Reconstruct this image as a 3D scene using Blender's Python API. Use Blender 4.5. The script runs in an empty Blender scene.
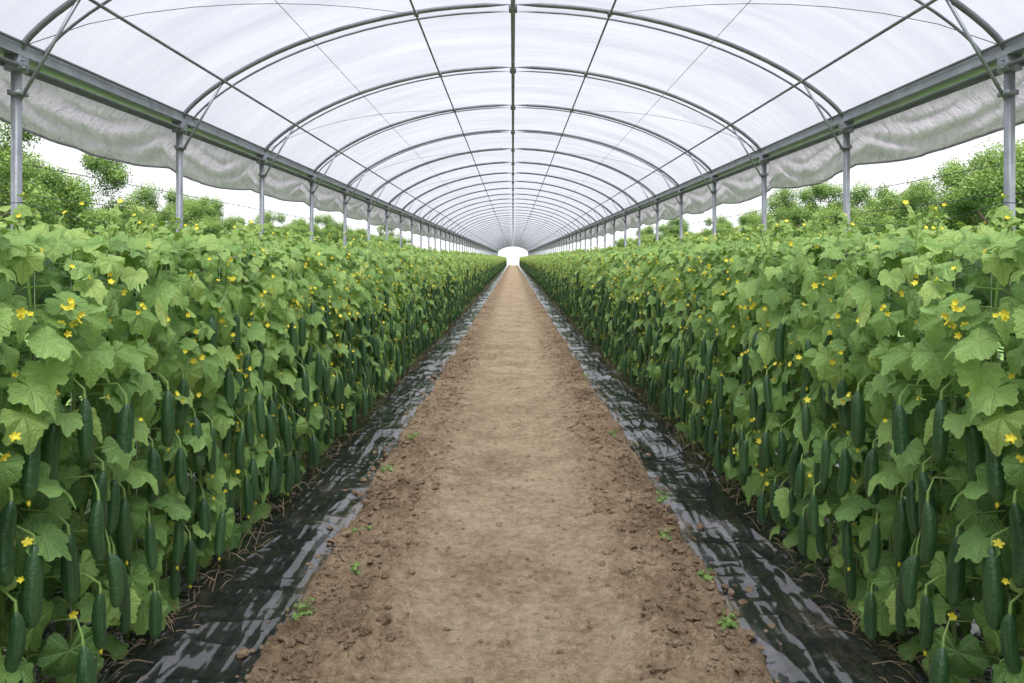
import bpy, math, numpy as np
from mathutils import Vector
R = np.random.RandomState(7)
scene = bpy.context.scene
try:
    scene.view_settings.view_transform = 'Standard'
    scene.view_settings.look = 'None'
except Exception as e:
    print(e)

# ------------------------------------------------------------------ dims
EYE = 1.60
XP = 3.20            # post line
ZE = EYE + 0.40*XP   # eave
ZA = EYE + 0.76*XP   # apex
Y0, Y1 = -5.0, 146.0
BAY = 2.15
ROWX = 1.45          # aisle face of plants
PLX = 0.96           # inner edge of plastic

# ------------------------------------------------------------------ noise
def _hash(ix, iy, s):
    n = (ix*374761393 + iy*668265263 + s*1274126177) & 0x7fffffff
    n = ((n ^ (n >> 13))*1103515245) & 0x7fffffff
    n = (n ^ (n >> 16)) & 0xffff
    return n/65535.0
def vnoise(x, y, s=0):
    x = np.asarray(x, float); y = np.asarray(y, float)
    ix = np.floor(x).astype(np.int64); iy = np.floor(y).astype(np.int64)
    fx = x-ix; fy = y-iy
    fx = fx*fx*(3-2*fx); fy = fy*fy*(3-2*fy)
    a = _hash(ix, iy, s); b = _hash(ix+1, iy, s); c = _hash(ix, iy+1, s); d = _hash(ix+1, iy+1, s)
    return (a*(1-fx)+b*fx)*(1-fy)+(c*(1-fx)+d*fx)*fy
def fbm(x, y, o=4, s=0):
    t = 0; a = 0.5
    for i in range(o):
        t = t+a*vnoise(x*2**i, y*2**i, s+i*17); a *= 0.5
    return t

# ------------------------------------------------------------------ mesh builder
class B:
    def __init__(s):
        s.v = []; s.n = 0; s.f = []; s.a = []
    def add(s, v, faces, mat=0, att=None):
        v = np.asarray(v, np.float32)
        if att is None: att = np.zeros((len(v), 3), np.float32)
        att = np.asarray(att, np.float32)
        if att.ndim == 1: att = np.tile(att, (len(v), 1))
        for f in faces:
            f = np.asarray(f, np.int32)
            if len(f): s.f.append((f+s.n, mat))
        s.v.append(v); s.a.append(att); s.n += len(v)
    def mesh(s, name, mats, smooth=True):
        me = bpy.data.meshes.new(name)
        V = np.concatenate(s.v); A = np.concatenate(s.a)
        me.vertices.add(len(V)); me.vertices.foreach_set('co', V.ravel())
        loops = np.concatenate([f.ravel() for f, m in s.f])
        sizes = np.concatenate([np.full(len(f), f.shape[1]) for f, m in s.f])
        mi = np.concatenate([np.full(len(f), m) for f, m in s.f])
        starts = np.concatenate([[0], np.cumsum(sizes)[:-1]])
        me.loops.add(len(loops)); me.loops.foreach_set('vertex_index', loops.astype(np.int32))
        me.polygons.add(len(sizes))
        me.polygons.foreach_set('loop_start', starts.astype(np.int32))
        try: me.polygons.foreach_set('loop_total', sizes.astype(np.int32))
        except Exception: pass
        for m in mats: me.materials.append(m)
        me.polygons.foreach_set('material_index', mi.astype(np.int32))
        me.polygons.foreach_set('use_smooth', np.full(len(sizes), smooth))
        if A.any():
            at = me.attributes.new('luv', 'FLOAT_VECTOR', 'POINT')
            at.data.foreach_set('vector', A.ravel())
        me.update(calc_edges=True); me.validate()
        s.v = s.a = s.f = None
        return me
    def obj(s, name, mats, parent=None, smooth=True):
        o = bpy.data.objects.new(name, s.mesh(name, mats, smooth))
        scene.collection.objects.link(o)
        if parent: o.parent = parent
        return o

def empty(name, loc=(0, 0, 0)):
    e = bpy.data.objects.new(name, None); e.location = loc
    e.empty_display_size = 0.2
    scene.collection.objects.link(e); return e

def tube(b, pts, rad, sides=8, mat=0, att=None, cap=True):
    P = np.asarray(pts, float); n = len(P)
    rad = np.full(n, rad) if np.isscalar(rad) else np.asarray(rad, float)
    T = np.gradient(P, axis=0); T /= np.linalg.norm(T, axis=1)[:, None]+1e-12
    up = np.array([0, 0, 1.0]) if abs(T[0][2]) < 0.9 else np.array([1.0, 0, 0])
    Rr = np.cross(T, up)
    bad = np.linalg.norm(Rr, axis=1) < 1e-3
    if bad.any(): Rr[bad] = np.array([1.0, 0, 0])
    Rr /= np.linalg.norm(Rr, axis=1)[:, None]; U = np.cross(Rr, T)
    a = np.arange(sides)*2*math.pi/sides
    V = P[:, None, :]+rad[:, None, None]*(np.cos(a)[None, :, None]*Rr[:, None, :]+np.sin(a)[None, :, None]*U[:, None, :])
    V = V.reshape(-1, 3)
    i = np.arange(n-1)[:, None]*sides; j = np.arange(sides)[None, :]; k = (j+1) % sides
    F = np.stack([i+j, i+k, i+sides+k, i+sides+j], -1).reshape(-1, 4)
    fs = [F]
    if cap and sides > 3:
        fs.append(np.array([list(range(sides))[::-1]])); fs.append(np.array([[(n-1)*sides+q for q in range(sides)]]))
    b.add(V, fs, mat, att)

def box(b, c, h, mat=0):
    c = np.array(c, float); h = np.array(h, float)
    s = np.array([[-1,-1,-1],[1,-1,-1],[1,1,-1],[-1,1,-1],[-1,-1,1],[1,-1,1],[1,1,1],[-1,1,1]], float)
    F = [[0,3,2,1],[4,5,6,7],[0,1,5,4],[1,2,6,5],[2,3,7,6],[3,0,4,7]]
    b.add(c+s*h, [np.array(F)], mat)

def gridfaces(nu, nv):
    i = np.arange(nu-1)[:, None]; j = np.arange(nv-1)[None, :]
    a = i*nv+j
    return np.stack([a, a+nv, a+nv+1, a+1], -1).reshape(-1, 4)

# ------------------------------------------------------------------ materials
def newmat(name):
    m = bpy.data.materials.new(name); m.use_nodes = True
    nt = m.node_tree; nt.nodes.clear()
    out = nt.nodes.new('ShaderNodeOutputMaterial')
    return m, nt, out
def L(nt, a, b): nt.links.new(a, b)
def ramp(nt, fac, stops):
    r = nt.nodes.new('ShaderNodeValToRGB'); e = r.color_ramp.elements
    e[0].position, e[0].color = stops[0][0], (*stops[0][1], 1)
    e[1].position, e[1].color = stops[-1][0], (*stops[-1][1], 1)
    for p, c in stops[1:-1]:
        x = e.new(p); x.color = (*c, 1)
    L(nt, fac, r.inputs[0]); return r
def math_(nt, op, a, b=None, clamp=False):
    n = nt.nodes.new('ShaderNodeMath'); n.operation = op; n.use_clamp = clamp
    for i, v in enumerate((a, b)):
        if v is None: continue
        if isinstance(v, (int, float)): n.inputs[i].default_value = v
        else: L(nt, v, n.inputs[i])
    return n.outputs[0]
def maprange(nt, v, a, b, c, d, smooth=False):
    mr = nt.nodes.new('ShaderNodeMapRange')
    if smooth: mr.interpolation_type = 'SMOOTHSTEP'
    for i, x in enumerate((a, b, c, d)): mr.inputs[i+1].default_value = x
    L(nt, v, mr.inputs[0]); return mr.outputs[0]
def mixc(nt, fac, a, b, mode='MIX'):
    n = nt.nodes.new('ShaderNodeMix'); n.data_type = 'RGBA'; n.blend_type = mode
    for i, v in ((0, fac), (6, a), (7, b)):
        if isinstance(v, (int, float)): n.inputs[i].default_value = v
        elif isinstance(v, tuple): n.inputs[i].default_value = (*v, 1)
        else: L(nt, v, n.inputs[i])
    return n.outputs[2]
def noise(nt, scale, detail=4, vec=None, rough=0.55):
    n = nt.nodes.new('ShaderNodeTexNoise'); n.inputs['Scale'].default_value = scale
    n.inputs['Detail'].default_value = detail; n.inputs['Roughness'].default_value = rough
    if vec is not None: L(nt, vec, n.inputs['Vector'])
    return n.outputs[0]
def mapping(nt, vec, scale=(1, 1, 1), rot=(0, 0, 0)):
    mp = nt.nodes.new('ShaderNodeMapping'); mp.inputs['Scale'].default_value = scale; mp.inputs['Rotation'].default_value = rot
    L(nt, vec, mp.inputs[0]); return mp.outputs[0]
def pbsdf(nt, out, col=None, rough=0.5, metal=0, spec=0.5):
    p = nt.nodes.new('ShaderNodeBsdfPrincipled')
    if isinstance(col, tuple): p.inputs['Base Color'].default_value = (*col, 1)
    elif col is not None: L(nt, col, p.inputs['Base Color'])
    if isinstance(rough, (int, float)): p.inputs['Roughness'].default_value = rough
    else: L(nt, rough, p.inputs['Roughness'])
    p.inputs['Metallic'].default_value = metal
    p.inputs['Specular IOR Level'].default_value = spec
    L(nt, p.outputs[0], out.inputs[0]); return p
def bump(nt, h, p, strength=0.5, dist=0.01):
    b = nt.nodes.new('ShaderNodeBump'); b.inputs['Strength'].default_value = strength
    b.inputs['Distance'].default_value = dist
    L(nt, h, b.inputs['Height']); L(nt, b.outputs[0], p.inputs['Normal'])

def leaf_mat(name, stops, vein=(0.52, 0.64, 0.32), transl=0.25, veins=True, rough=0.45):
    m, nt, out = newmat(name)
    at = nt.nodes.new('ShaderNodeAttribute'); at.attribute_name = 'luv'
    sp = nt.nodes.new('ShaderNodeSeparateXYZ'); L(nt, at.outputs['Vector'], sp.inputs[0])
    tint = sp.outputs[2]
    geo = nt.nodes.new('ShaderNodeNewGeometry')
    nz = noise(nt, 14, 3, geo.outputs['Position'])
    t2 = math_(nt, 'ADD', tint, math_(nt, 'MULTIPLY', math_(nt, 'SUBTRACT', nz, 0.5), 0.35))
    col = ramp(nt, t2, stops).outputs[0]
    h = None
    if veins:
        ax = math_(nt, 'ABSOLUTE', sp.outputs[0]); ay = sp.outputs[1]
        ds = []
        for ang in (90, 42, -8, -52):
            a = math.radians(ang)
            perp = math_(nt, 'ABSOLUTE', math_(nt, 'SUBTRACT', math_(nt, 'MULTIPLY', ax, math.sin(a)), math_(nt, 'MULTIPLY', ay, math.cos(a))))
            along = math_(nt, 'ADD', math_(nt, 'MULTIPLY', ax, math.cos(a)), math_(nt, 'MULTIPLY', ay, math.sin(a)))
            ds.append(math_(nt, 'ADD', perp, math_(nt, 'LESS_THAN', along, 0.0)))
        d = ds[0]
        for q in ds[1:]: d = math_(nt, 'MINIMUM', d, q)
        m1 = maprange(nt, d, 0.0, 0.05, 1, 0, True)
        vo = nt.nodes.new('ShaderNodeTexVoronoi'); vo.feature = 'DISTANCE_TO_EDGE'; vo.inputs['Scale'].default_value = 6.5
        L(nt, at.outputs['Vector'], vo.inputs['Vector'])
        m2 = maprange(nt, vo.outputs[0], 0.0, 0.22, 1, 0, True)
        f = math_(nt, 'MAXIMUM', m1, math_(nt, 'MULTIPLY', m2, 0.45))
        lighter = mixc(nt, 0.5, col, vein)
        col = mixc(nt, math_(nt, 'MULTIPLY', f, 0.5), col, lighter)
        h = f
    p = nt.nodes.new('ShaderNodeBsdfPrincipled'); L(nt, col, p.inputs['Base Color'])
    p.inputs['Roughness'].default_value = rough; p.inputs['Specular IOR Level'].default_value = 0.5
    if h is not None:
        bump(nt, math_(nt, 'MULTIPLY', h, -1.0), p, 0.7, 0.005)
    tr = nt.nodes.new('ShaderNodeBsdfTranslucent')
    L(nt, mixc(nt, 1.0, col, (1.0, 1.0, 0.55), 'MULTIPLY'), tr.inputs[0])
    mx = nt.nodes.new('ShaderNodeMixShader'); mx.inputs[0].default_value = transl
    L(nt, p.outputs[0], mx.inputs[1]); L(nt, tr.outputs[0], mx.inputs[2]); L(nt, mx.outputs[0], out.inputs[0])
    return m

M_leaf = leaf_mat('cucumber_leaf', [(0.0, (0.030, 0.09, 0.02)), (0.35, (0.14, 0.30, 0.066)), (0.65, (0.30, 0.51, 0.125)), (1.0, (0.50, 0.68, 0.18))], transl=0.24)  # darkest stop carries the shade painted into the inner leaves
M_stem = leaf_mat('cucumber_stem', [(0.0, (0.22, 0.16, 0.08)), (0.4, (0.18, 0.32, 0.07)), (1.0, (0.38, 0.55, 0.16))], veins=False, transl=0.1)
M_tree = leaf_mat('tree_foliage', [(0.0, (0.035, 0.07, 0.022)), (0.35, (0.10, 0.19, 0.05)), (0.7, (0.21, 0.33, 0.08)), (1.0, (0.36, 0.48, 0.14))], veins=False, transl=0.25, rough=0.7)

def m_cuc():
    m, nt, out = newmat('cucumber_skin')
    at = nt.nodes.new('ShaderNodeAttribute'); at.attribute_name = 'luv'
    sp = nt.nodes.new('ShaderNodeSeparateXYZ'); L(nt, at.outputs['Vector'], sp.inputs[0])
    cb = nt.nodes.new('ShaderNodeCombineXYZ')
    L(nt, math_(nt, 'MULTIPLY', sp.outputs[0], 14), cb.inputs[0]); L(nt, math_(nt, 'MULTIPLY', sp.outputs[1], 2), cb.inputs[1]); L(nt, math_(nt, 'MULTIPLY', sp.outputs[2], 30), cb.inputs[2])
    st = noise(nt, 1.0, 2, cb.outputs[0])
    base = ramp(nt, st, [(0.3, (0.022, 0.068, 0.024)), (0.6, (0.038, 0.105, 0.038)), (0.8, (0.09, 0.19, 0.07))]).outputs[0]
    col = mixc(nt, maprange(nt, sp.outputs[1], 0, 0.25, 0.5, 0), base, (0.12, 0.22, 0.06))
    col = mixc(nt, math_(nt, 'MULTIPLY', sp.outputs[2], 0.45), col, (0.065, 0.15, 0.05))
    p = pbsdf(nt, out, col, 0.33, 0, 0.6)
    vo = nt.nodes.new('ShaderNodeTexVoronoi'); vo.inputs['Scale'].default_value = 90
    geo = nt.nodes.new('ShaderNodeNewGeometry'); L(nt, geo.outputs['Position'], vo.inputs['Vector'])
    bump(nt, vo.outputs[0], p, 0.5, 0.003)
    return m
M_cuc = m_cuc()
def simple(name, col, rough=0.5, metal=0, nscale=None, amt=0.25, bs=0.0):
    m, nt, out = newmat(name)
    geo = nt.nodes.new('ShaderNodeNewGeometry')
    nz = noise(nt, nscale, 4, geo.outputs['Position'])
    c = ramp(nt, nz, [(0.25, tuple(x*(1-amt) for x in col)), (0.75, tuple(min(1, x*(1+amt)) for x in col))]).outputs[0]
    p = pbsdf(nt, out, c, rough, metal)
    if bs: bump(nt, nz, p, bs, 0.01)
    return m
M_flower = simple('flower_yellow', (0.95, 0.78, 0.06), 0.6, 0, 30, 0.15)
M_straw = simple('dry_straw', (0.42, 0.31, 0.19), 0.8, 0, 8, 0.4)
M_string = simple('trellis_string', (0.65, 0.66, 0.60), 0.7, 0, 5, 0.1)
M_steel = simple('galvanised_steel', (0.33, 0.35, 0.38), 0.42, 0.45, 6, 0.3)
M_steel_d = simple('weathered_steel', (0.20, 0.21, 0.23), 0.5, 0.35, 5, 0.3)
M_wire = simple('wire_dark', (0.10, 0.105, 0.11), 0.5, 0.3, 5, 0.2)
M_bark = simple('tree_bark', (0.14, 0.11, 0.08), 0.9, 0, 5, 0.4, 0.6)

def m_soil(name, a, b, c, edge=True):
    m, nt, out = newmat(name)
    geo = nt.nodes.new('ShaderNodeNewGeometry'); pos = geo.outputs['Position']
    n1 = noise(nt, 1.6, 5, pos, 0.6); n2 = noise(nt, 22, 6, pos, 0.65); n3 = noise(nt, 110, 4, pos, 0.7)
    n4 = noise(nt, 5, 5, pos, 0.65)
    f = math_(nt, 'ADD', math_(nt, 'MULTIPLY', n1, 0.35), math_(nt, 'ADD', math_(nt, 'MULTIPLY', n2, 0.38), math_(nt, 'MULTIPLY', n4, 0.27)))
    f = math_(nt, 'ADD', math_(nt, 'MULTIPLY', math_(nt, 'SUBTRACT', f, 0.5), 2.8), 0.56)
    if edge:
        sx = nt.nodes.new('ShaderNodeSeparateXYZ'); L(nt, pos, sx.inputs[0])
        ax = math_(nt, 'ABSOLUTE', sx.outputs[0])
        ax = math_(nt, 'ADD', ax, math_(nt, 'MULTIPLY', math_(nt, 'SUBTRACT', n1, 0.5), 0.9))
        f = math_(nt, 'ADD', f, maprange(nt, ax, 0.36, 0.74, 0.08, -0.15, True))
    f = math_(nt, 'ADD', f, math_(nt, 'MULTIPLY', math_(nt, 'SUBTRACT', n3, 0.5), 0.8))
    col = ramp(nt, f, [(0.10, a), (0.5, b), (0.90, c)]).outputs[0]
    p = pbsdf(nt, out, col, 0.95, 0, 0.15)
    h = math_(nt, 'ADD', math_(nt, 'MULTIPLY', n2, 1.2), math_(nt, 'ADD', math_(nt, 'MULTIPLY', n3, 0.7), math_(nt, 'MULTIPLY', n4, 1.5)))
    bump(nt, h, p, 1.0, 0.035)
    return m
M_soil = m_soil('soil_path', (0.16, 0.105, 0.062), (0.43, 0.312, 0.20), (0.68, 0.53, 0.365))
M_clod = m_soil('soil_clods', (0.17, 0.11, 0.068), (0.36, 0.255, 0.165), (0.58, 0.44, 0.30), False)
M_bed = m_soil('soil_bed', (0.06, 0.04, 0.028), (0.12, 0.08, 0.055), (0.2, 0.14, 0.09), False)
M_grass = simple('grass_ground', (0.14, 0.25, 0.06), 0.9, 0, 1.2, 0.35, 0.5)

def m_plastic():
    m, nt, out = newmat('black_plastic_mulch')
    geo = nt.nodes.new('ShaderNodeNewGeometry'); pos = geo.outputs['Position']
    n1 = noise(nt, 2.6, 6, mapping(nt, pos, (1, 0.6, 1)), 0.7); n2 = noise(nt, 70, 4, pos, 0.7)
    sx = nt.nodes.new('ShaderNodeSeparateXYZ'); L(nt, pos, sx.inputs[0])
    ax = math_(nt, 'ABSOLUTE', sx.outputs[0])
    e = maprange(nt, ax, 0.95, 1.06, 0.14, 0.0)
    d = math_(nt, 'ADD', math_(nt, 'ADD', math_(nt, 'MULTIPLY', n1, 0.75), math_(nt, 'MULTIPLY', n2, 0.25)), e)
    dust = ramp(nt, d, [(0.55, (0, 0, 0)), (0.74, (0.65, 0.65, 0.65))]).outputs[0]
    col = mixc(nt, dust, (0.014, 0.015, 0.019), (0.30, 0.235, 0.175))
    ro = math_(nt, 'ADD', math_(nt, 'MULTIPLY', dust, 0.5), 0.16)
    p = pbsdf(nt, out, col, ro, 0, 1.0)
    p.inputs['IOR'].default_value = 1.7
    p.inputs['Coat Weight'].default_value = 0.6; p.inputs['Coat Roughness'].default_value = 0.08
    a = noise(nt, 3.2, 2, mapping(nt, pos, (0.6, 1.8, 1), (0, 0, 0.6)), 0.45)
    b_ = noise(nt, 3.2, 2, mapping(nt, pos, (2.4, 0.5, 1), (0, 0, 0.2)), 0.45)
    ra = math_(nt, 'ABSOLUTE', math_(nt, 'SUBTRACT', a, 0.5)); rb = math_(nt, 'ABSOLUTE', math_(nt, 'SUBTRACT', b_, 0.5))
    h = math_(nt, 'MULTIPLY', math_(nt, 'ADD', ra, rb), -1.0)
    bump(nt, h, p, 0.8, 0.08)
    return m
M_plastic = m_plastic()

def m_film(name, tr_lo, tr_hi, tcol, dcol, scale=(0.3, 2.0, 0.3), cloth=False):
    m, nt, out = newmat(name)
    geo = nt.nodes.new('ShaderNodeNewGeometry'); pos = geo.outputs['Position']
    n1 = noise(nt, 1.5, 6, mapping(nt, pos, scale, (0, 0, 0.3)), 0.65)
    fr = maprange(nt, n1, 0.32, 0.68, tr_lo, tr_hi)
    t = nt.nodes.new('ShaderNodeBsdfTransparent'); t.inputs[0].default_value = (*tcol, 1)
    tl = nt.nodes.new('ShaderNodeBsdfTranslucent'); tl.inputs[0].default_value = (*dcol, 1)
    df = nt.nodes.new('ShaderNodeBsdfDiffuse'); df.inputs[0].default_value = (*dcol, 1)
    m1 = nt.nodes.new('ShaderNodeMixShader'); m1.inputs[0].default_value = 0.35
    L(nt, tl.outputs[0], m1.inputs[1]); L(nt, df.outputs[0], m1.inputs[2])
    m2 = nt.nodes.new('ShaderNodeMixShader'); L(nt, fr, m2.inputs[0])
    L(nt, m1.outputs[0], m2.inputs[1]); L(nt, t.outputs[0], m2.inputs[2]); L(nt, m2.outputs[0], out.inputs[0])
    if cloth:
        n2 = noise(nt, 7, 5, mapping(nt, pos, (1, 1.6, 1.1), (0.6, 0, 0)), 0.6)
        b = nt.nodes.new('ShaderNodeBump'); b.inputs['Strength'].default_value = 1.0; b.inputs['Distance'].default_value = 0.10
        L(nt, n2, b.inputs['Height'])
        for q in (tl, df): L(nt, b.outputs[0], q.inputs['Normal'])
        cc = ramp(nt, n2, [(0.3, tuple(x*0.80 for x in dcol)), (0.7, dcol)]).outputs[0]
        for q in (tl, df): L(nt, cc, q.inputs['Color'])
    return m
M_film = m_film('polythene_film', 0.60, 0.96, (0.60, 0.61, 0.655), (0.68, 0.69, 0.77))
M_curt = m_film('shade_curtain', 0.02, 0.08, (0.45, 0.45, 0.50), (0.63, 0.585, 0.66), (1, 1, 3), True)

# ------------------------------------------------------------------ floor & path
def ysamp(y0, y1, base, k):
    y = [y0]
    while y[-1] < y1: y.append(y[-1]+base*max(1.0, abs(y[-1])/k))
    y[-1] = y1
    return np.array(y)
ys = ysamp(1.0, Y1+8, 0.016, 2.5)
ys = np.concatenate([np.arange(-5, 1.0, 0.15), ys])
xs = np.linspace(-1.12, 1.12, 151)
XX, YY = np.meshgrid(xs, ys, indexing='ij')
def path_h(X, Y):
    ax = np.abs(X)
    e = np.clip((ax+0.35*(vnoise(X*1.5, Y*1.3, 5)-0.5)-0.36)/0.35, 0, 1)
    z = 0.05*(fbm(X*1.6, Y*1.2, 3, 3)-0.45)
    z = z+(0.030+0.06*e)*(fbm(X*8, Y*8, 4, 9)-0.45)
    z = z+(0.012+0.045*e)*np.clip(vnoise(X*24, Y*24, 21)-0.5, 0, 1)
    z = z+(0.012+0.025*e)*np.clip(vnoise(X*55, Y*55, 22)-0.5, 0, 1)
    z = z+0.035*e
    lip = np.clip((ax-(PLX+0.10*(fbm(Y*3, X*0+3, 3, 31)-0.45)))/0.05, 0, 1)
    return z-lip*0.10
ZZ = path_h(XX, YY)
b = B(); b.add(np.stack([XX, YY, ZZ], -1).reshape(-1, 3), [gridfaces(len(xs), len(ys))])
b.obj('dirt_path', [M_soil])

b = B()
gx = np.linspace(-3.9, 3.9, 14); gy = np.linspace(-5, Y1+8, 60)
GX, GY = np.meshgrid(gx, gy, indexing='ij')
b.add(np.stack([GX, GY, np.full_like(GX, -0.09)], -1).reshape(-1, 3), [gridfaces(14, 60)])
b.obj('floor', [M_bed])
b = B()
gx = np.linspace(-90, 90, 40); gy = np.linspace(-25, Y1+12, 60)
GX, GY = np.meshgrid(gx, gy, indexing='ij')
b.add(np.stack([GX, GY, -0.14+0.02*fbm(GX, GY)], -1).reshape(-1, 3), [gridfaces(40, 60)])
b.obj('grass_ground', [M_grass])

# plastic mulch
for sgn in (1, -1):
    ysp = np.concatenate([np.arange(-5, 1.0, 0.15), ysamp(1.0, Y1+8, 0.020, 2.5)])
    u = np.linspace(0, 1, 80)
    U, Y = np.meshgrid(u, ysp, indexing='ij')
    X = PLX-0.06+U*1.75
    w = np.abs(2*fbm(X*1.6+0.4*Y, Y*0.9, 2, 50+sgn)-0.75)
    w2 = np.abs(2*fbm(X*2-1.0*Y, Y*2.4+X*1.5, 2, 60+sgn)-0.75)
    w3 = np.abs(2*fbm(X*7, Y*1.5+X*2, 2, 70+sgn)-0.75)
    Z = 0.025+0.06*np.clip(U*1.75/0.5, 0, 1)-0.06*w-0.045*w2-0.014*w3
    Z = np.maximum(Z, -0.05)
    b = B(); b.add(np.stack([sgn*X, Y, Z], -1).reshape(-1, 3), [gridfaces(len(u), len(ysp))])
    b.obj('plastic_mulch_sheet', [M_plastic])

# clods
def ico(n):
    import bmesh
    bm = bmesh.new(); bmesh.ops.create_icosphere(bm, subdivisions=n, radius=1)
    v = np.array([x.co[:] for x in bm.verts]); f = np.array([[q.index for q in x.verts] for x in bm.faces]); bm.free(); return v, f
ICO = {1: ico(1), 2: ico(2)}
b = B()
for i in range(8500):
    y = 1.1+13*R.rand()**1.6
    e = R.rand()
    if e < 0.72: ax = 0.95-abs(R.normal(0, 0.20))
    elif e < 0.80: ax = 0.97+abs(R.normal(0, 0.08))
    else: ax = R.rand()*0.8
    if ax < 0: continue
    s = 0.004+0.015*R.rand()**2.2
    if R.rand() < 0.06: s += 0.016*R.rand()
    if ax < 0.5: s *= 0.6
    x = ax*R.choice([-1, 1])
    IV, IF = ICO[2 if s/y > 0.0035 else 1]
    z = float(path_h(np.array([x]), np.array([y]))[0]) if ax < 0.94 else 0.02
    sc = s*np.array([1+0.5*R.rand(), 1+0.5*R.rand(), 0.7+0.3*R.rand()])
    off = R.rand(3)*50
    nv = 1+0.9*(vnoise(IV[:, 0]*1.9+off[0], IV[:, 1]*1.9+IV[:, 2]*2.3+off[1], 3)-0.5)
    b.add(IV*nv[:, None]*sc+[x, y, z+s*0.2], [IF])
b.obj('soil_clods', [M_clod], smooth=False)

# ------------------------------------------------------------------ cucumber plants
def leaf_template(seed, npts=44, rings=(0.35, 0.7, 1.0)):
    ctrl_t = [0, 8, 17, 27, 36, 48, 58, 70, 82, 95, 108, 122, 138, 152, 165, 174, 180]
    ctrl_r = [1.16, 1.0, .88, .80, .79, .92, .83, .73, .73, .79, .72, .68, .67, .64, .48, .2, .12]
    th = (np.arange(npts)/npts)*360-180
    r = np.interp(np.abs(th), ctrl_t, ctrl_r)
    rs = np.random.RandomState(seed)
    r = r*(1+0.04*((np.arange(npts) % 2)*2-1)*(npts > 30)+0.05*(rs.rand(npts)-0.5))
    a = np.radians(th)
    V = [[0, 0, 0]]
    ph = rs.rand()*6.28; ph2 = rs.rand()*6.28
    for q in rings:
        rr = r*q
        x = rr*np.sin(a); y = rr*np.cos(a)
        veinphase = np.cos(np.radians(th)*7.2)
        z = -0.20*rr**2-0.04*veinphase*q*(1 if q < 1 else 0.6)+0.09*q**2*np.sin(3*a+ph)+0.05*q**2*np.sin(6*a+ph2)+0.04*(rs.rand(npts)-0.5)*q
        z = z-0.30*np.clip(y-0.2, 0, 2)**2+0.10*np.abs(x)*0.6
        V += list(np.stack([x, y, z], -1))
    V = np.array(V); n = npts
    j = np.arange(n); k = (j+1) % n
    F3 = np.stack([np.zeros(n, int), 1+k, 1+j], -1)
    F4 = np.concatenate([np.stack([1+q*n+j, 1+q*n+k, 1+q*n+n+k, 1+q*n+n+j], -1) for q in range(len(rings)-1)])
    return V, F3, F4
LT = [leaf_template(s) for s in range(1, 8)]
LTS = [leaf_template(s, 22, (0.55, 1.0)) for s in range(1, 8)]

def unit(v):
    v = np.asarray(v, float); return v/(np.linalg.norm(v)+1e-9)
def put_leaf(b, rs, pos, nrm, tip, s, tint, stem_to=None, lo=False):
    V, F3, F4 = (LTS if lo else LT)[rs.randint(len(LT))]
    n = unit(nrm); t = np.asarray(tip, float); t = unit(t-n*np.dot(t, n)); r = np.cross(t, n)
    W = V.copy(); W[:, 0] *= rs.uniform(0.85, 1.05); W[:, 2] *= rs.uniform(0.5, 1.8)
    P = np.asarray(pos)+s*(W[:, :1]*r+W[:, 1:2]*t+W[:, 2:]*n)
    att = np.stack([V[:, 0], V[:, 1], np.full(len(V), tint)], -1)
    b.add(P, [F3, F4], 0, att)
    if stem_to is not None:
        p0 = np.asarray(pos, float); p2 = np.asarray(stem_to, float)
        mid = (p0+p2)/2+np.array([0, 0, 0.02])
        tube(b, [p0, mid, p2], 0.0028, 4, 1, [0, 0, 0.6+0.2*rs.rand()], cap=False)

def put_cuc(b, rs, top, length, rad):
    ns = 12
    t = np.array([0, .03, .09, .2, .4, .6, .78, .88, .95, 1.0])
    pr = np.array([.12, .5, .80, .96, 1.0, .97, .88, .70, .42, .14])
    lean = rs.normal(0, 0.010, 2); curve = rs.normal(0, 0.006, 2)
    z = top[2]-length*(1-t)
    cx = top[0]+lean[0]*(1-t)+curve[0]*np.sin(t*math.pi); cy = top[1]+lean[1]*(1-t)+curve[1]*np.sin(t*math.pi)
    a = np.arange(ns)*2*math.pi/ns
    V = np.stack([cx[:, None]+rad*pr[:, None]*np.cos(a), cy[:, None]+rad*pr[:, None]*np.sin(a), z[:, None]+0*a], -1).reshape(-1, 3)
    tint = rs.rand()
    att = np.stack([np.tile(np.abs(np.arange(ns)/ns*2-1), len(t)), np.repeat(t, ns), np.full(len(V), tint)], -1)
    i = np.arange(len(t)-1)[:, None]*ns; j = np.arange(ns)[None, :]; k = (j+1) % ns
    F = np.stack([i+j, i+k, i+ns+k, i+ns+j], -1).reshape(-1, 4)
    b.add(V, [F, np.array([list(range(ns))[::-1]]), np.array([[(len(t)-1)*ns+q for q in range(ns)]])], 2, att)
    p = np.array([cx[-1], cy[-1], z[-1]-0.004])
    tube(b, [p, p+[0.004, 0.003, 0.03], p+[0.04, rs.normal(0, 0.02), 0.07], p+[0.17, rs.normal(0, 0.03), 0.07]], [0.0055, 0.004, 0.003, 0.003], 5, 1, [0, 0, 0.7], cap=False)
    if rs.rand() < 0.35:
        p = np.array([cx[0], cy[0], z[0]])
        tube(b, [p+[0, 0, 0.002], p-[0, 0, 0.010], p-[0.003, 0, 0.018]], [0.004, 0.006, 0.002], 5, 3, [0, 0, 0])

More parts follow.
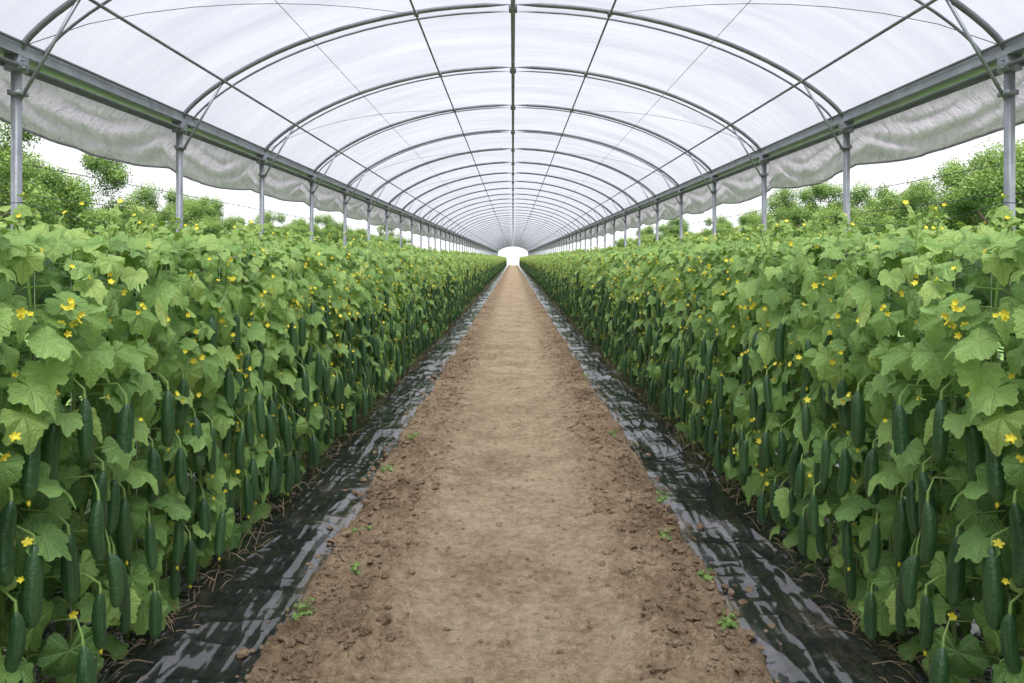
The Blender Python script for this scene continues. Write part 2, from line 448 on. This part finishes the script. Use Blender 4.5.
def put_flower(b, rs, pos, nrm, r):
    n = unit(nrm); t = unit(np.cross(n, rs.normal(size=3))); s = np.cross(n, t)
    V = [n*0.0]; F = []
    op = rs.uniform(0.2, 0.9)
    for q in range(5):
        a = q*2*math.pi/5
        for da, rr, h in ((-0.6, .62, .45), (-0.32, .92, .75), (0, 1.0, .8), (0.32, .92, .75), (0.6, .62, .45)):
            rr2 = rr*(1-0.45*op)*rs.uniform(0.85, 1.1)
            V.append(r*(rr2*(math.cos(a+da)*t+math.sin(a+da)*s)+h*op*1.1*n))
        o = 1+q*5
        F += [[0, o, o+1], [0, o+1, o+2], [0, o+2, o+3], [0, o+3, o+4]]
    b.add(np.array(V)+pos, [np.array(F)], 3, [0, 0, 0])
    tube(b, [np.array(pos), np.array(pos)-n*r*1.3], [0.004, 0.0025], 4, 1, [0, 0, 0.8], cap=False)

SEG = 2.0
HT = 1.62
def face_x(y, z, k):
    return 0.02+0.07*(float(vnoise(y*2.4+k*9, z*1.6, 77))-0.5)
def plant_segment(k):
    rs = np.random.RandomState(100+k); b = B()
    nst = 12
    stems = []
    for i in range(nst):
        y = (i+0.5)*SEG/nst+rs.normal(0, 0.015); x0 = 0.13+rs.normal(0, 0.02)
        zz = np.linspace(0.02, 1.66, 14)
        px = x0+0.022*np.sin(zz*9+rs.rand()*6); py = y+0.022*np.cos(zz*8+rs.rand()*6)
        tt = np.clip(zz/0.4, 0, 0.75)
        tube(b, np.stack([px, py, zz], -1), np.linspace(0.009, 0.004, 14), 5, 1, np.repeat(np.stack([tt*0, tt*0, tt], -1), 5, axis=0), cap=False)
        tube(b, [[x0-0.02, y, 0.1], [x0-0.02, y, 1.64]], 0.0016, 4, 4, cap=False)
        stems.append((x0, y))
        tube(b, [[0.75, y, 0.0], [0.76, y+0.02, 0.9], [0.75, y, 1.65]], 0.006, 4, 1, [0, 0, 0.4], cap=False)
    tube(b, [[0.13, -0.01, 1.61], [0.13, SEG+0.01, 1.61]], 0.0018, 4, 4, cap=False)
    tube(b, [[0.75, -0.01, 1.61], [0.75, SEG+0.01, 1.61]], 0.0018, 4, 4, cap=False)
    def leafnorm(up=0.65, sp=0.45):
        return np.array([-0.70+rs.normal(0, 0.25), -0.32+rs.normal(0, sp), up+rs.normal(0, 0.35)])
    def tipdir():
        return np.array([-0.35+rs.normal(0, 0.25), rs.normal(0, 0.45), -1.0])
    for layer, (dep, dy, dz, plo, pmd, phi) in enumerate([(-0.04, 0.106, 0.094, 0.32, 0.46, 0.88), (0.09, 0.11, 0.10, 0.44, 0.62, 0.95), (0.24, 0.14, 0.12, 0.5, 0.6, 0.85)]):
        nz = int((HT-0.14)/dz); ny = int(SEG/dy)
        for iz in range(nz+1):
            for iy in range(ny):
                z = 0.16+iz*dz+rs.uniform(-.5, .5)*dz; y = (iy+0.5+0.5*(iz % 2)+rs.uniform(-.45, .45))*SEG/ny % SEG
                pr = float(np.interp(z, [0.1, 0.45, 0.95, 1.3], [plo*0.8, plo, pmd, phi]))
                if rs.rand() > pr: continue
                z = min(z, HT+0.02)
                x = face_x(y, z, k)+dep+rs.normal(0, 0.02)+0.10*max(0, 0.4-z)/0.4
                hi = min(max((z-0.8)/0.8, 0), 1)
                s = rs.uniform(0.074, 0.108)*(1.05-0.24*hi) if z < 1.5 else rs.uniform(0.048, 0.074)
                if rs.rand() < 0.15: s *= 0.6
                tint = [0.54, 0.38, 0.20][layer]+0.20*hi+rs.normal(0, 0.12)  # deeper layers get darker colour, painting in the shade inside the row
                st = None
                if layer == 0 or rs.rand() < 0.4:
                    q = min(stems, key=lambda c: abs(c[1]-y)); st = (q[0]-0.01, q[1], z-0.05+rs.normal(0, 0.03))
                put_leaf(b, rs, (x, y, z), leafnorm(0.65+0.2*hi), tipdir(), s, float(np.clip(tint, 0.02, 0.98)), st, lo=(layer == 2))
    for i in range(400):
        z = rs.uniform(0.12, HT); y = rs.uniform(0, SEG); x = rs.uniform(0.42, 1.0)
        if i % 3 == 0: x = rs.uniform(0.95, 1.1)
        n = leafnorm(0.5, 0.5)
        if x > 0.9: n[0] *= -1
        put_leaf(b, rs, (x, y, z), n, tipdir(), rs.uniform(0.08, 0.12), float(np.clip(rs.normal(0.16, 0.08), 0, 1)), lo=True)  # low tint puts the shade of the plant interior into the leaf colour
    for i in range(430):
        x = rs.uniform(-0.03, 1.12); y = rs.uniform(0, SEG); z = HT+0.0+0.05*rs.rand()+0.05*math.sin(min(max(x, 0), 1)*math.pi)+0.05*(float(vnoise(y*3+k*7, x*3, 5))-0.5)
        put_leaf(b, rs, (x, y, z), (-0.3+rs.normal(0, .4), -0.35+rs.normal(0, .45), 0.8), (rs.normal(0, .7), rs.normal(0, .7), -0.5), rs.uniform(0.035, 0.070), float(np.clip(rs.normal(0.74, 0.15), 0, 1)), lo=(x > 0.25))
    for i in range(50):
        x = rs.uniform(0, 1.05); y = rs.uniform(0.05, SEG-0.05); h = rs.uniform(0.05, 0.15)
        p0 = np.array([x, y, HT]); p1 = p0+[rs.normal(0, .02), rs.normal(0, .02), 0.05+h*0.5]; p2 = p1+[rs.normal(0, .03), rs.normal(0, .03), h*0.6]
        tube(b, [p0, p1, p2], [0.004, 0.003, 0.0015], 4, 1, [0, 0, 0.9], cap=False)
        for q in range(4):
            p = p1+(p2-p1)*rs.rand()
            put_leaf(b, rs, p, (rs.normal(0, .6), -0.4+rs.normal(0, .5), 0.7), (rs.normal(), rs.normal(), 0.1), rs.uniform(0.018, 0.038), float(rs.uniform(0.75, 1)), lo=True)
        if rs.rand() < 0.4: put_flower(b, rs, p2, (rs.normal(0, .5), -0.7, 0.5), 0.013)
    # hanging fruit: every vine carries a ladder of cucumbers
    nc = 19
    for i in range(nc):
        y = (i+0.5+rs.uniform(-.22, .22))*SEG/nc
        z = 0.29+rs.uniform(0, 0.28)
        while z < 1.36:
            ln = rs.uniform(0.18, 0.24)
            if rs.rand() < (0.93 if z < 0.9 else 0.76 if z < 1.15 else 0.40):
                put_cuc(b, rs, (face_x(y, z-0.1, k)-0.115+rs.uniform(0, 0.09), y, z), ln, ln*rs.uniform(0.105, 0.120))
            z += ln+rs.uniform(0.04, 0.14)
    for i in range(14):
        y = (i+rs.rand())*SEG/14
        for z in (0.4, 0.7, 1.0):
            if rs.rand() < 0.4:
                ln = rs.uniform(0.17, 0.23)
                put_cuc(b, rs, (0.2+rs.uniform(0, 0.12), y, z+rs.uniform(-.1, .1)), ln, ln*0.11)
    for i in range(72):
        z = rs.uniform(0.35, HT+0.03) if rs.rand() < 0.45 else rs.uniform(1.0, HT+0.05)
        y = rs.uniform(0, SEG); x = face_x(y, z, k)-0.075+rs.normal(0, 0.022)
        for q in range(1 if rs.rand() < 0.8 else 3):
            put_flower(b, rs, np.array([x+rs.normal(0, .015)*q, y+rs.normal(0, .018)*q, z+rs.normal(0, .018)*q]), (-0.6+rs.normal(0, .4), -0.6+rs.normal(0, .5), 0.2+rs.normal(0, .5)), rs.uniform(0.012, 0.020))
    for i in range(280):
        x = rs.uniform(-0.10, 0.35); y = rs.uniform(0, SEG); z = rs.uniform(0.05, 0.10)
        d = np.array([rs.normal(), rs.normal(), abs(rs.normal(0, 0.7))]); d = unit(d)*rs.uniform(0.04, 0.13)
        tube(b, [(x, y, z), np.array([x, y, z])+d*0.5+[0, 0, 0.01], np.array([x, y, z])+d], [0.002, 0.002, 0.001], 3, 5, cap=False)
    return b.mesh('cucumber_plants_%d' % k, [M_leaf, M_stem, M_cuc, M_flower, M_string, M_straw])
NV = 4
segs = [plant_segment(k) for k in range(NV)]
nseg = int((Y1-(-1.0))/SEG)
for side in (1, -1):
    par = empty('cucumber_plant_row')
    prev = -1
    for i in range(nseg):
        k = R.randint(NV)
        while k == prev: k = R.randint(NV)
        prev = k
        o = bpy.data.objects.new('plants', segs[k])
        o.location = (side*ROWX, -1.0+i*SEG, R.uniform(-0.02, 0.02)); o.scale = (side, 1, 1)
        o.parent = par; scene.collection.objects.link(o)

# small weeds by the path
for i, (wx, wy) in enumerate([(-0.92, 3.0), (0.93, 3.3), (-0.9, 7.1), (0.9, 6.0), (-0.93, 5.0), (0.95, 4.4), (0.95, 9), (-0.88, 3.9), (-0.86, 5.9), (0.9, 2.9), (-0.8, 3.4), (0.84, 3.8)]):
    b = B(); rs = np.random.RandomState(i)
    for q in range(16):
        d = np.array([rs.normal(0, .6), rs.normal(0, .6), 0.6]); d = unit(d)*rs.uniform(0.02, 0.08)
        tube(b, [(0, 0, -0.02), d*0.6, d], 0.0015, 4, 1, [0, 0, .7], cap=False)
        put_leaf(b, rs, d, (d[0]*8, d[1]*8, 1), (d[0], d[1], 0), rs.uniform(0.009, 0.022), rs.uniform(0.4, 0.7), lo=True)
    o = b.obj('weed_seedling', [M_leaf, M_stem]); o.location = (wx, wy, 0.03)

# ------------------------------------------------------------------ greenhouse structure
post_y = [4.4+BAY*k for k in range(-4, 66)]
def zarch(x, lift=0.0):
    q = np.clip(np.abs(x)/XP, 0, 1); h = ZA-ZE
    Rr = (XP**2+h**2)/(2*h)
    c = np.sqrt(Rr**2-(q*XP)**2)-(Rr-h)
    e = h*np.sqrt(np.clip(1-q**2, 0, 1))
    return ZE+0.6*c+0.4*e+lift
tt = np.linspace(-math.pi/2, math.pi/2, 41)
ax_ = XP*np.sin(tt)
frame = empty('greenhouse_frame')
b = B()
for y in post_y:
    tube(b, np.stack([ax_, np.full(41, y), zarch(ax_)], -1), 0.021, 10)
    tube(b, np.stack([ax_, np.full(41, y+0.20), zarch(ax_)+0.005], -1), 0.010, 6)
b.obj('arches', [M_steel_d], frame)
b = B()
for y in post_y:
    for s in (1, -1):
        tube(b, [(s*XP, y, -0.1), (s*XP, y, ZE-0.02)], 0.031, 12)
        box(b, (s*XP, y, ZE-0.03), (0.05, 0.045, 0.05))
        box(b, (s*(XP-0.01), y, ZE-0.22), (0.04, 0.042, 0.016))
        tube(b, [(s*XP, y, ZE-0.30), (s*(XP-0.42), y, float(zarch(XP-0.42)))], 0.011, 6)
        for zz in (ZE-0.06, ZE-0.01):
            tube(b, [(s*(XP-0.07), y-0.02, zz), (s*(XP-0.045), y-0.02, zz)], 0.008, 6)
b.obj('posts', [M_steel], frame)
b = B()
for s in (1, -1):
    prof = [(XP-0.03, ZE+0.12), (XP-0.05, ZE+0.02), (XP+0.13, ZE+0.02), (XP+0.17, ZE+0.13), (XP+0.165, ZE+0.13), (XP+0.125, ZE+0.028), (XP-0.042, ZE+0.028), (XP-0.022, ZE+0.12)]
    V = np.array([[s*p[0], y, p[1]] for y in (Y0, Y1) for p in prof]); n = len(prof)
    F = [[j, (j+1) % n, n+(j+1) % n, n+j] for j in range(n)]
    b.add(V, [np.array(F)], 0)
    tube(b, [(s*(XP-0.035), Y0, ZE-0.045), (s*(XP-0.035), Y1, ZE-0.045)], 0.014, 8, 1)
    tube(b, [(s*(XP+0.07), Y0, ZE-0.03), (s*(XP+0.07), Y1, ZE-0.03)], 0.022, 8, 1)
    tube(b, [(s*(XP-0.06), Y0, ZE+0.10), (s*(XP-0.06), Y1, ZE+0.10)], 0.011, 8, 1)
b.obj('gutters', [M_steel, M_steel_d], frame, smooth=False)
b = B()
tube(b, [(0, Y0, ZA-0.045), (0, Y1, ZA-0.045)], 0.022, 8)
tube(b, [(0, Y0, ZA-0.10), (0, Y1, ZA-0.10)], 0.006, 6)
for fx, r in ((0.29, 0.011), (0.86, 0.012), (0.6, 0.003)):
    for s in (1, -1):
        z = float(zarch(fx*XP))-0.03
        tube(b, [(s*fx*XP, Y0, z), (s*fx*XP, Y1, z)], r, 6)
for y in post_y:
    box(b, (0, y, ZA-0.04), (0.04, 0.035, 0.03))
    for s in (1, -1):
        box(b, (s*0.29*XP, y, float(zarch(0.29*XP))-0.015), (0.02, 0.028, 0.022))
b.obj('purlins', [M_steel_d], frame)
b = B()
for i, y in enumerate(post_y[:-1]):
    if i % 2 == 0 and i < 30:
        for s in (1, -1):
            q = np.linspace(0.98, 0.29, 10)*XP
            tube(b, np.stack([s*q, np.linspace(y, y+BAY, 10), zarch(q)-0.03], -1), 0.0028, 5)
for s in (1, -1):
    for z in (EYE+0.62, EYE+0.42, EYE+0.2):
        tube(b, [(s*(XP+0.04), Y0, z), (s*(XP+0.04), Y1, z)], 0.003, 5)
    pts = []
    for i, y in enumerate(post_y[:-1]):
        for u in (0, .25, .5, .75): pts.append((s*(XP-0.04), y+u*BAY, EYE+0.36-0.10*4*u*(1-u)))
    tube(b, pts, 0.003, 5)
    for y in np.arange(0, 40, 0.35):
        tube(b, [(s*(XP+0.04), y, EYE+0.60), (s*(XP+0.04), y+0.01, EYE+0.645)], 0.003, 4)
b.obj('wires', [M_wire], frame)

# roof film
yy = np.arange(Y0, Y1+0.01, BAY/8.0)
tf = np.linspace(-math.pi/2, math.pi/2, 49); fx = (XP+0.05)*np.sin(tf)
FX, FY = np.meshgrid(fx, yy, indexing='ij')
ph = ((FY-4.4)/BAY) % 1.0
FZ = zarch(FX)+0.03-0.035*np.sin(ph*math.pi)**2*np.cos(np.arcsin(np.clip(FX/(XP+0.05), -1, 1)))+0.012*(fbm(FX*2, FY*2, 3, 8)-0.45)
b = B(); b.add(np.stack([FX, FY, FZ], -1).reshape(-1, 3), [gridfaces(len(fx), len(yy))])
b.obj('ceiling', [M_film])

# side curtains
for s in (1, -1):
    yy = np.concatenate([np.arange(Y0, 20, 0.05), np.arange(20, Y1, 0.13)]); u = np.linspace(0, 1, 22)
    U, Y = np.meshgrid(u, yy, indexing='ij')
    ph = ((Y-4.4)/BAY) % 1.0
    ln = 0.38+0.07*np.sin(ph*math.pi)+0.06*(vnoise(Y*0.8, Y*0+s*3, 90)-0.5)
    Z = ZE-0.02-U*ln
    fold = vnoise(Y*3.5+U*2.0, U*1.2, 12+s)-0.5
    fold2 = vnoise(Y*9.0-U*4.0, U*2.5, 22+s)-0.5
    sag = np.abs(np.sin((U*2.2+1.3*(1-np.sin(ph*math.pi))+0.6*vnoise(Y*1.5, U*2, 5))*3.1))
    X = XP+0.10+(0.03+0.05*U)*fold+0.03*fold2+0.03*np.sin(U*3.1)+0.06*sag*np.sin(U*3.1)
    b = B(); b.add(np.stack([s*X, Y, Z], -1).reshape(-1, 3), [gridfaces(22, len(yy))])
    tube(b, np.stack([s*X[-1], yy, Z[-1]], -1), 0.010, 6)
    b.obj('side_curtain', [M_curt], frame)

# ------------------------------------------------------------------ trees
def tree_mesh(k, h, w):
    rs = np.random.RandomState(500+k); b = B()
    tube(b, [(0, 0, -0.2), (rs.normal(0, .1), rs.normal(0, .1), h*0.3), (rs.normal(0, .2), rs.normal(0, .2), h*0.7)], [0.2, 0.14, 0.05], 8, 1)
    puffs = []
    for i in range(30):
        z = rs.uniform(0.14, 0.92); rad = w*math.sqrt(max(0.05, 1-((z-0.48)/0.55)**2))
        a = rs.rand()*6.28; rr = rad*math.sqrt(rs.rand())*0.85
        c = np.array([rr*math.cos(a), rr*math.sin(a), z*h]); puffs.append((c, rs.uniform(0.15, 0.33)*w))
        if i < 12: tube(b, [(0, 0, z*h*0.6), c*[.5, .5, .9], c], [0.06, 0.04, 0.015], 5, 1)
    for c, r in puffs:
        n = 900
        d = rs.normal(size=(n, 3)); d /= np.linalg.norm(d, axis=1)[:, None]
        P = c+d*r*(rs.uniform(0.4, 1.2, (n, 1)))*(1+0.6*(vnoise(d[:, 0]*2+c[0], d[:, 1]*2+d[:, 2]*2, 4)-0.5))[:, None]
        up = d+rs.normal(0, 0.6, (n, 3)); up /= np.linalg.norm(up, axis=1)[:, None]
        t = np.cross(up, rs.normal(size=(n, 3))); t /= np.linalg.norm(t, axis=1)[:, None]; q = np.cross(up, t)
        s = rs.uniform(0.032, 0.064, (n, 1))
        V = np.stack([P-t*s, P-q*s*0.6+up*s*0.2, P+t*s, P+q*s*0.6+up*s*0.2], 1).reshape(-1, 3)
        tint = np.clip(0.50+0.26*d[:, 2]+rs.normal(0, 0.10, n)+0.2*(P[:, 2]/h-0.5), 0, 1)  # shading painted into foliage colour: puff tops lighter, undersides and low parts darker
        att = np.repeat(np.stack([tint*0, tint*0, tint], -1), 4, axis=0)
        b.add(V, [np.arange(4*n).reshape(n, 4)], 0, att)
    return b.mesh('tree_%d' % k, [M_tree, M_bark])
trees = [tree_mesh(0, 5.6, 2.2), tree_mesh(1, 5.0, 2.6), tree_mesh(2, 6.2, 2.3), tree_mesh(3, 4.0, 2.5)]
def plant_tree(side, x, y, k, f, fz=1.0):
    o = bpy.data.objects.new('deciduous_tree', trees[k])
    o.location = (side*x, y, -0.1); o.scale = (f, f, f*fz); o.rotation_euler = (0, 0, R.rand()*6.28)
    scene.collection.objects.link(o)
for side in (1, -1):
    y = 20.0
    while y < 180:
        for xb, sc, ks in ((25, 0.92, (0, 1, 3)), (32, 1.35, (0, 1, 2))):
            k = ks[R.randint(len(ks))]
            plant_tree(side, xb+R.uniform(-1.8, 1.8), y+R.uniform(-1.4, 1.4), k, sc*R.uniform(0.85, 1.2), R.uniform(0.9, 1.1))
        y += 3.2+y*0.012
for x, y, k, f in ((21, 26.5, 0, 1.35), (22, 30.5, 1, 1.25), (24, 23, 2, 1.35)):
    plant_tree(-1, x, y, k, f)
for x, y, k, f in ((20, 25, 1, 1.3), (21, 29.5, 0, 1.15), (23, 34, 2, 1.05), (22, 21, 2, 1.15)):
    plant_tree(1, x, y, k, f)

# ------------------------------------------------------------------ light
w = bpy.data.worlds.new('overcast_sky'); scene.world = w; w.use_nodes = True
nt = w.node_tree; nt.nodes.clear()
wo = nt.nodes.new('ShaderNodeOutputWorld'); bg = nt.nodes.new('ShaderNodeBackground')
tc = nt.nodes.new('ShaderNodeTexCoord'); sp = nt.nodes.new('ShaderNodeSeparateXYZ'); L(nt, tc.outputs['Generated'], sp.inputs[0])
r = ramp(nt, sp.outputs[2], [(0.0, (0.93, 0.95, 0.97)), (0.5, (0.95, 0.96, 1.0)), (1.0, (1.0, 1.0, 1.0))])
L(nt, r.outputs[0], bg.inputs[0]); bg.inputs[1].default_value = 1.34
L(nt, bg.outputs[0], wo.inputs[0])
sd = bpy.data.lights.new('sun', 'SUN'); sd.energy = 5.6; sd.angle = math.radians(40); sd.color = (1, 0.985, 0.95)
so = bpy.data.objects.new('sun', sd); so.rotation_euler = (math.radians(28), math.radians(4), 0); scene.collection.objects.link(so)

# ------------------------------------------------------------------ camera
cd = bpy.data.cameras.new('camera'); cd.lens = 24; cd.sensor_width = 36; cd.shift_y = -(341.5-258)/1024; cd.shift_x = -1/1024
cd.clip_end = 500
co = bpy.data.objects.new('camera', cd); co.location = (0, 0, EYE); co.rotation_euler = (math.radians(90), 0, 0)
scene.collection.objects.link(co); scene.camera = co
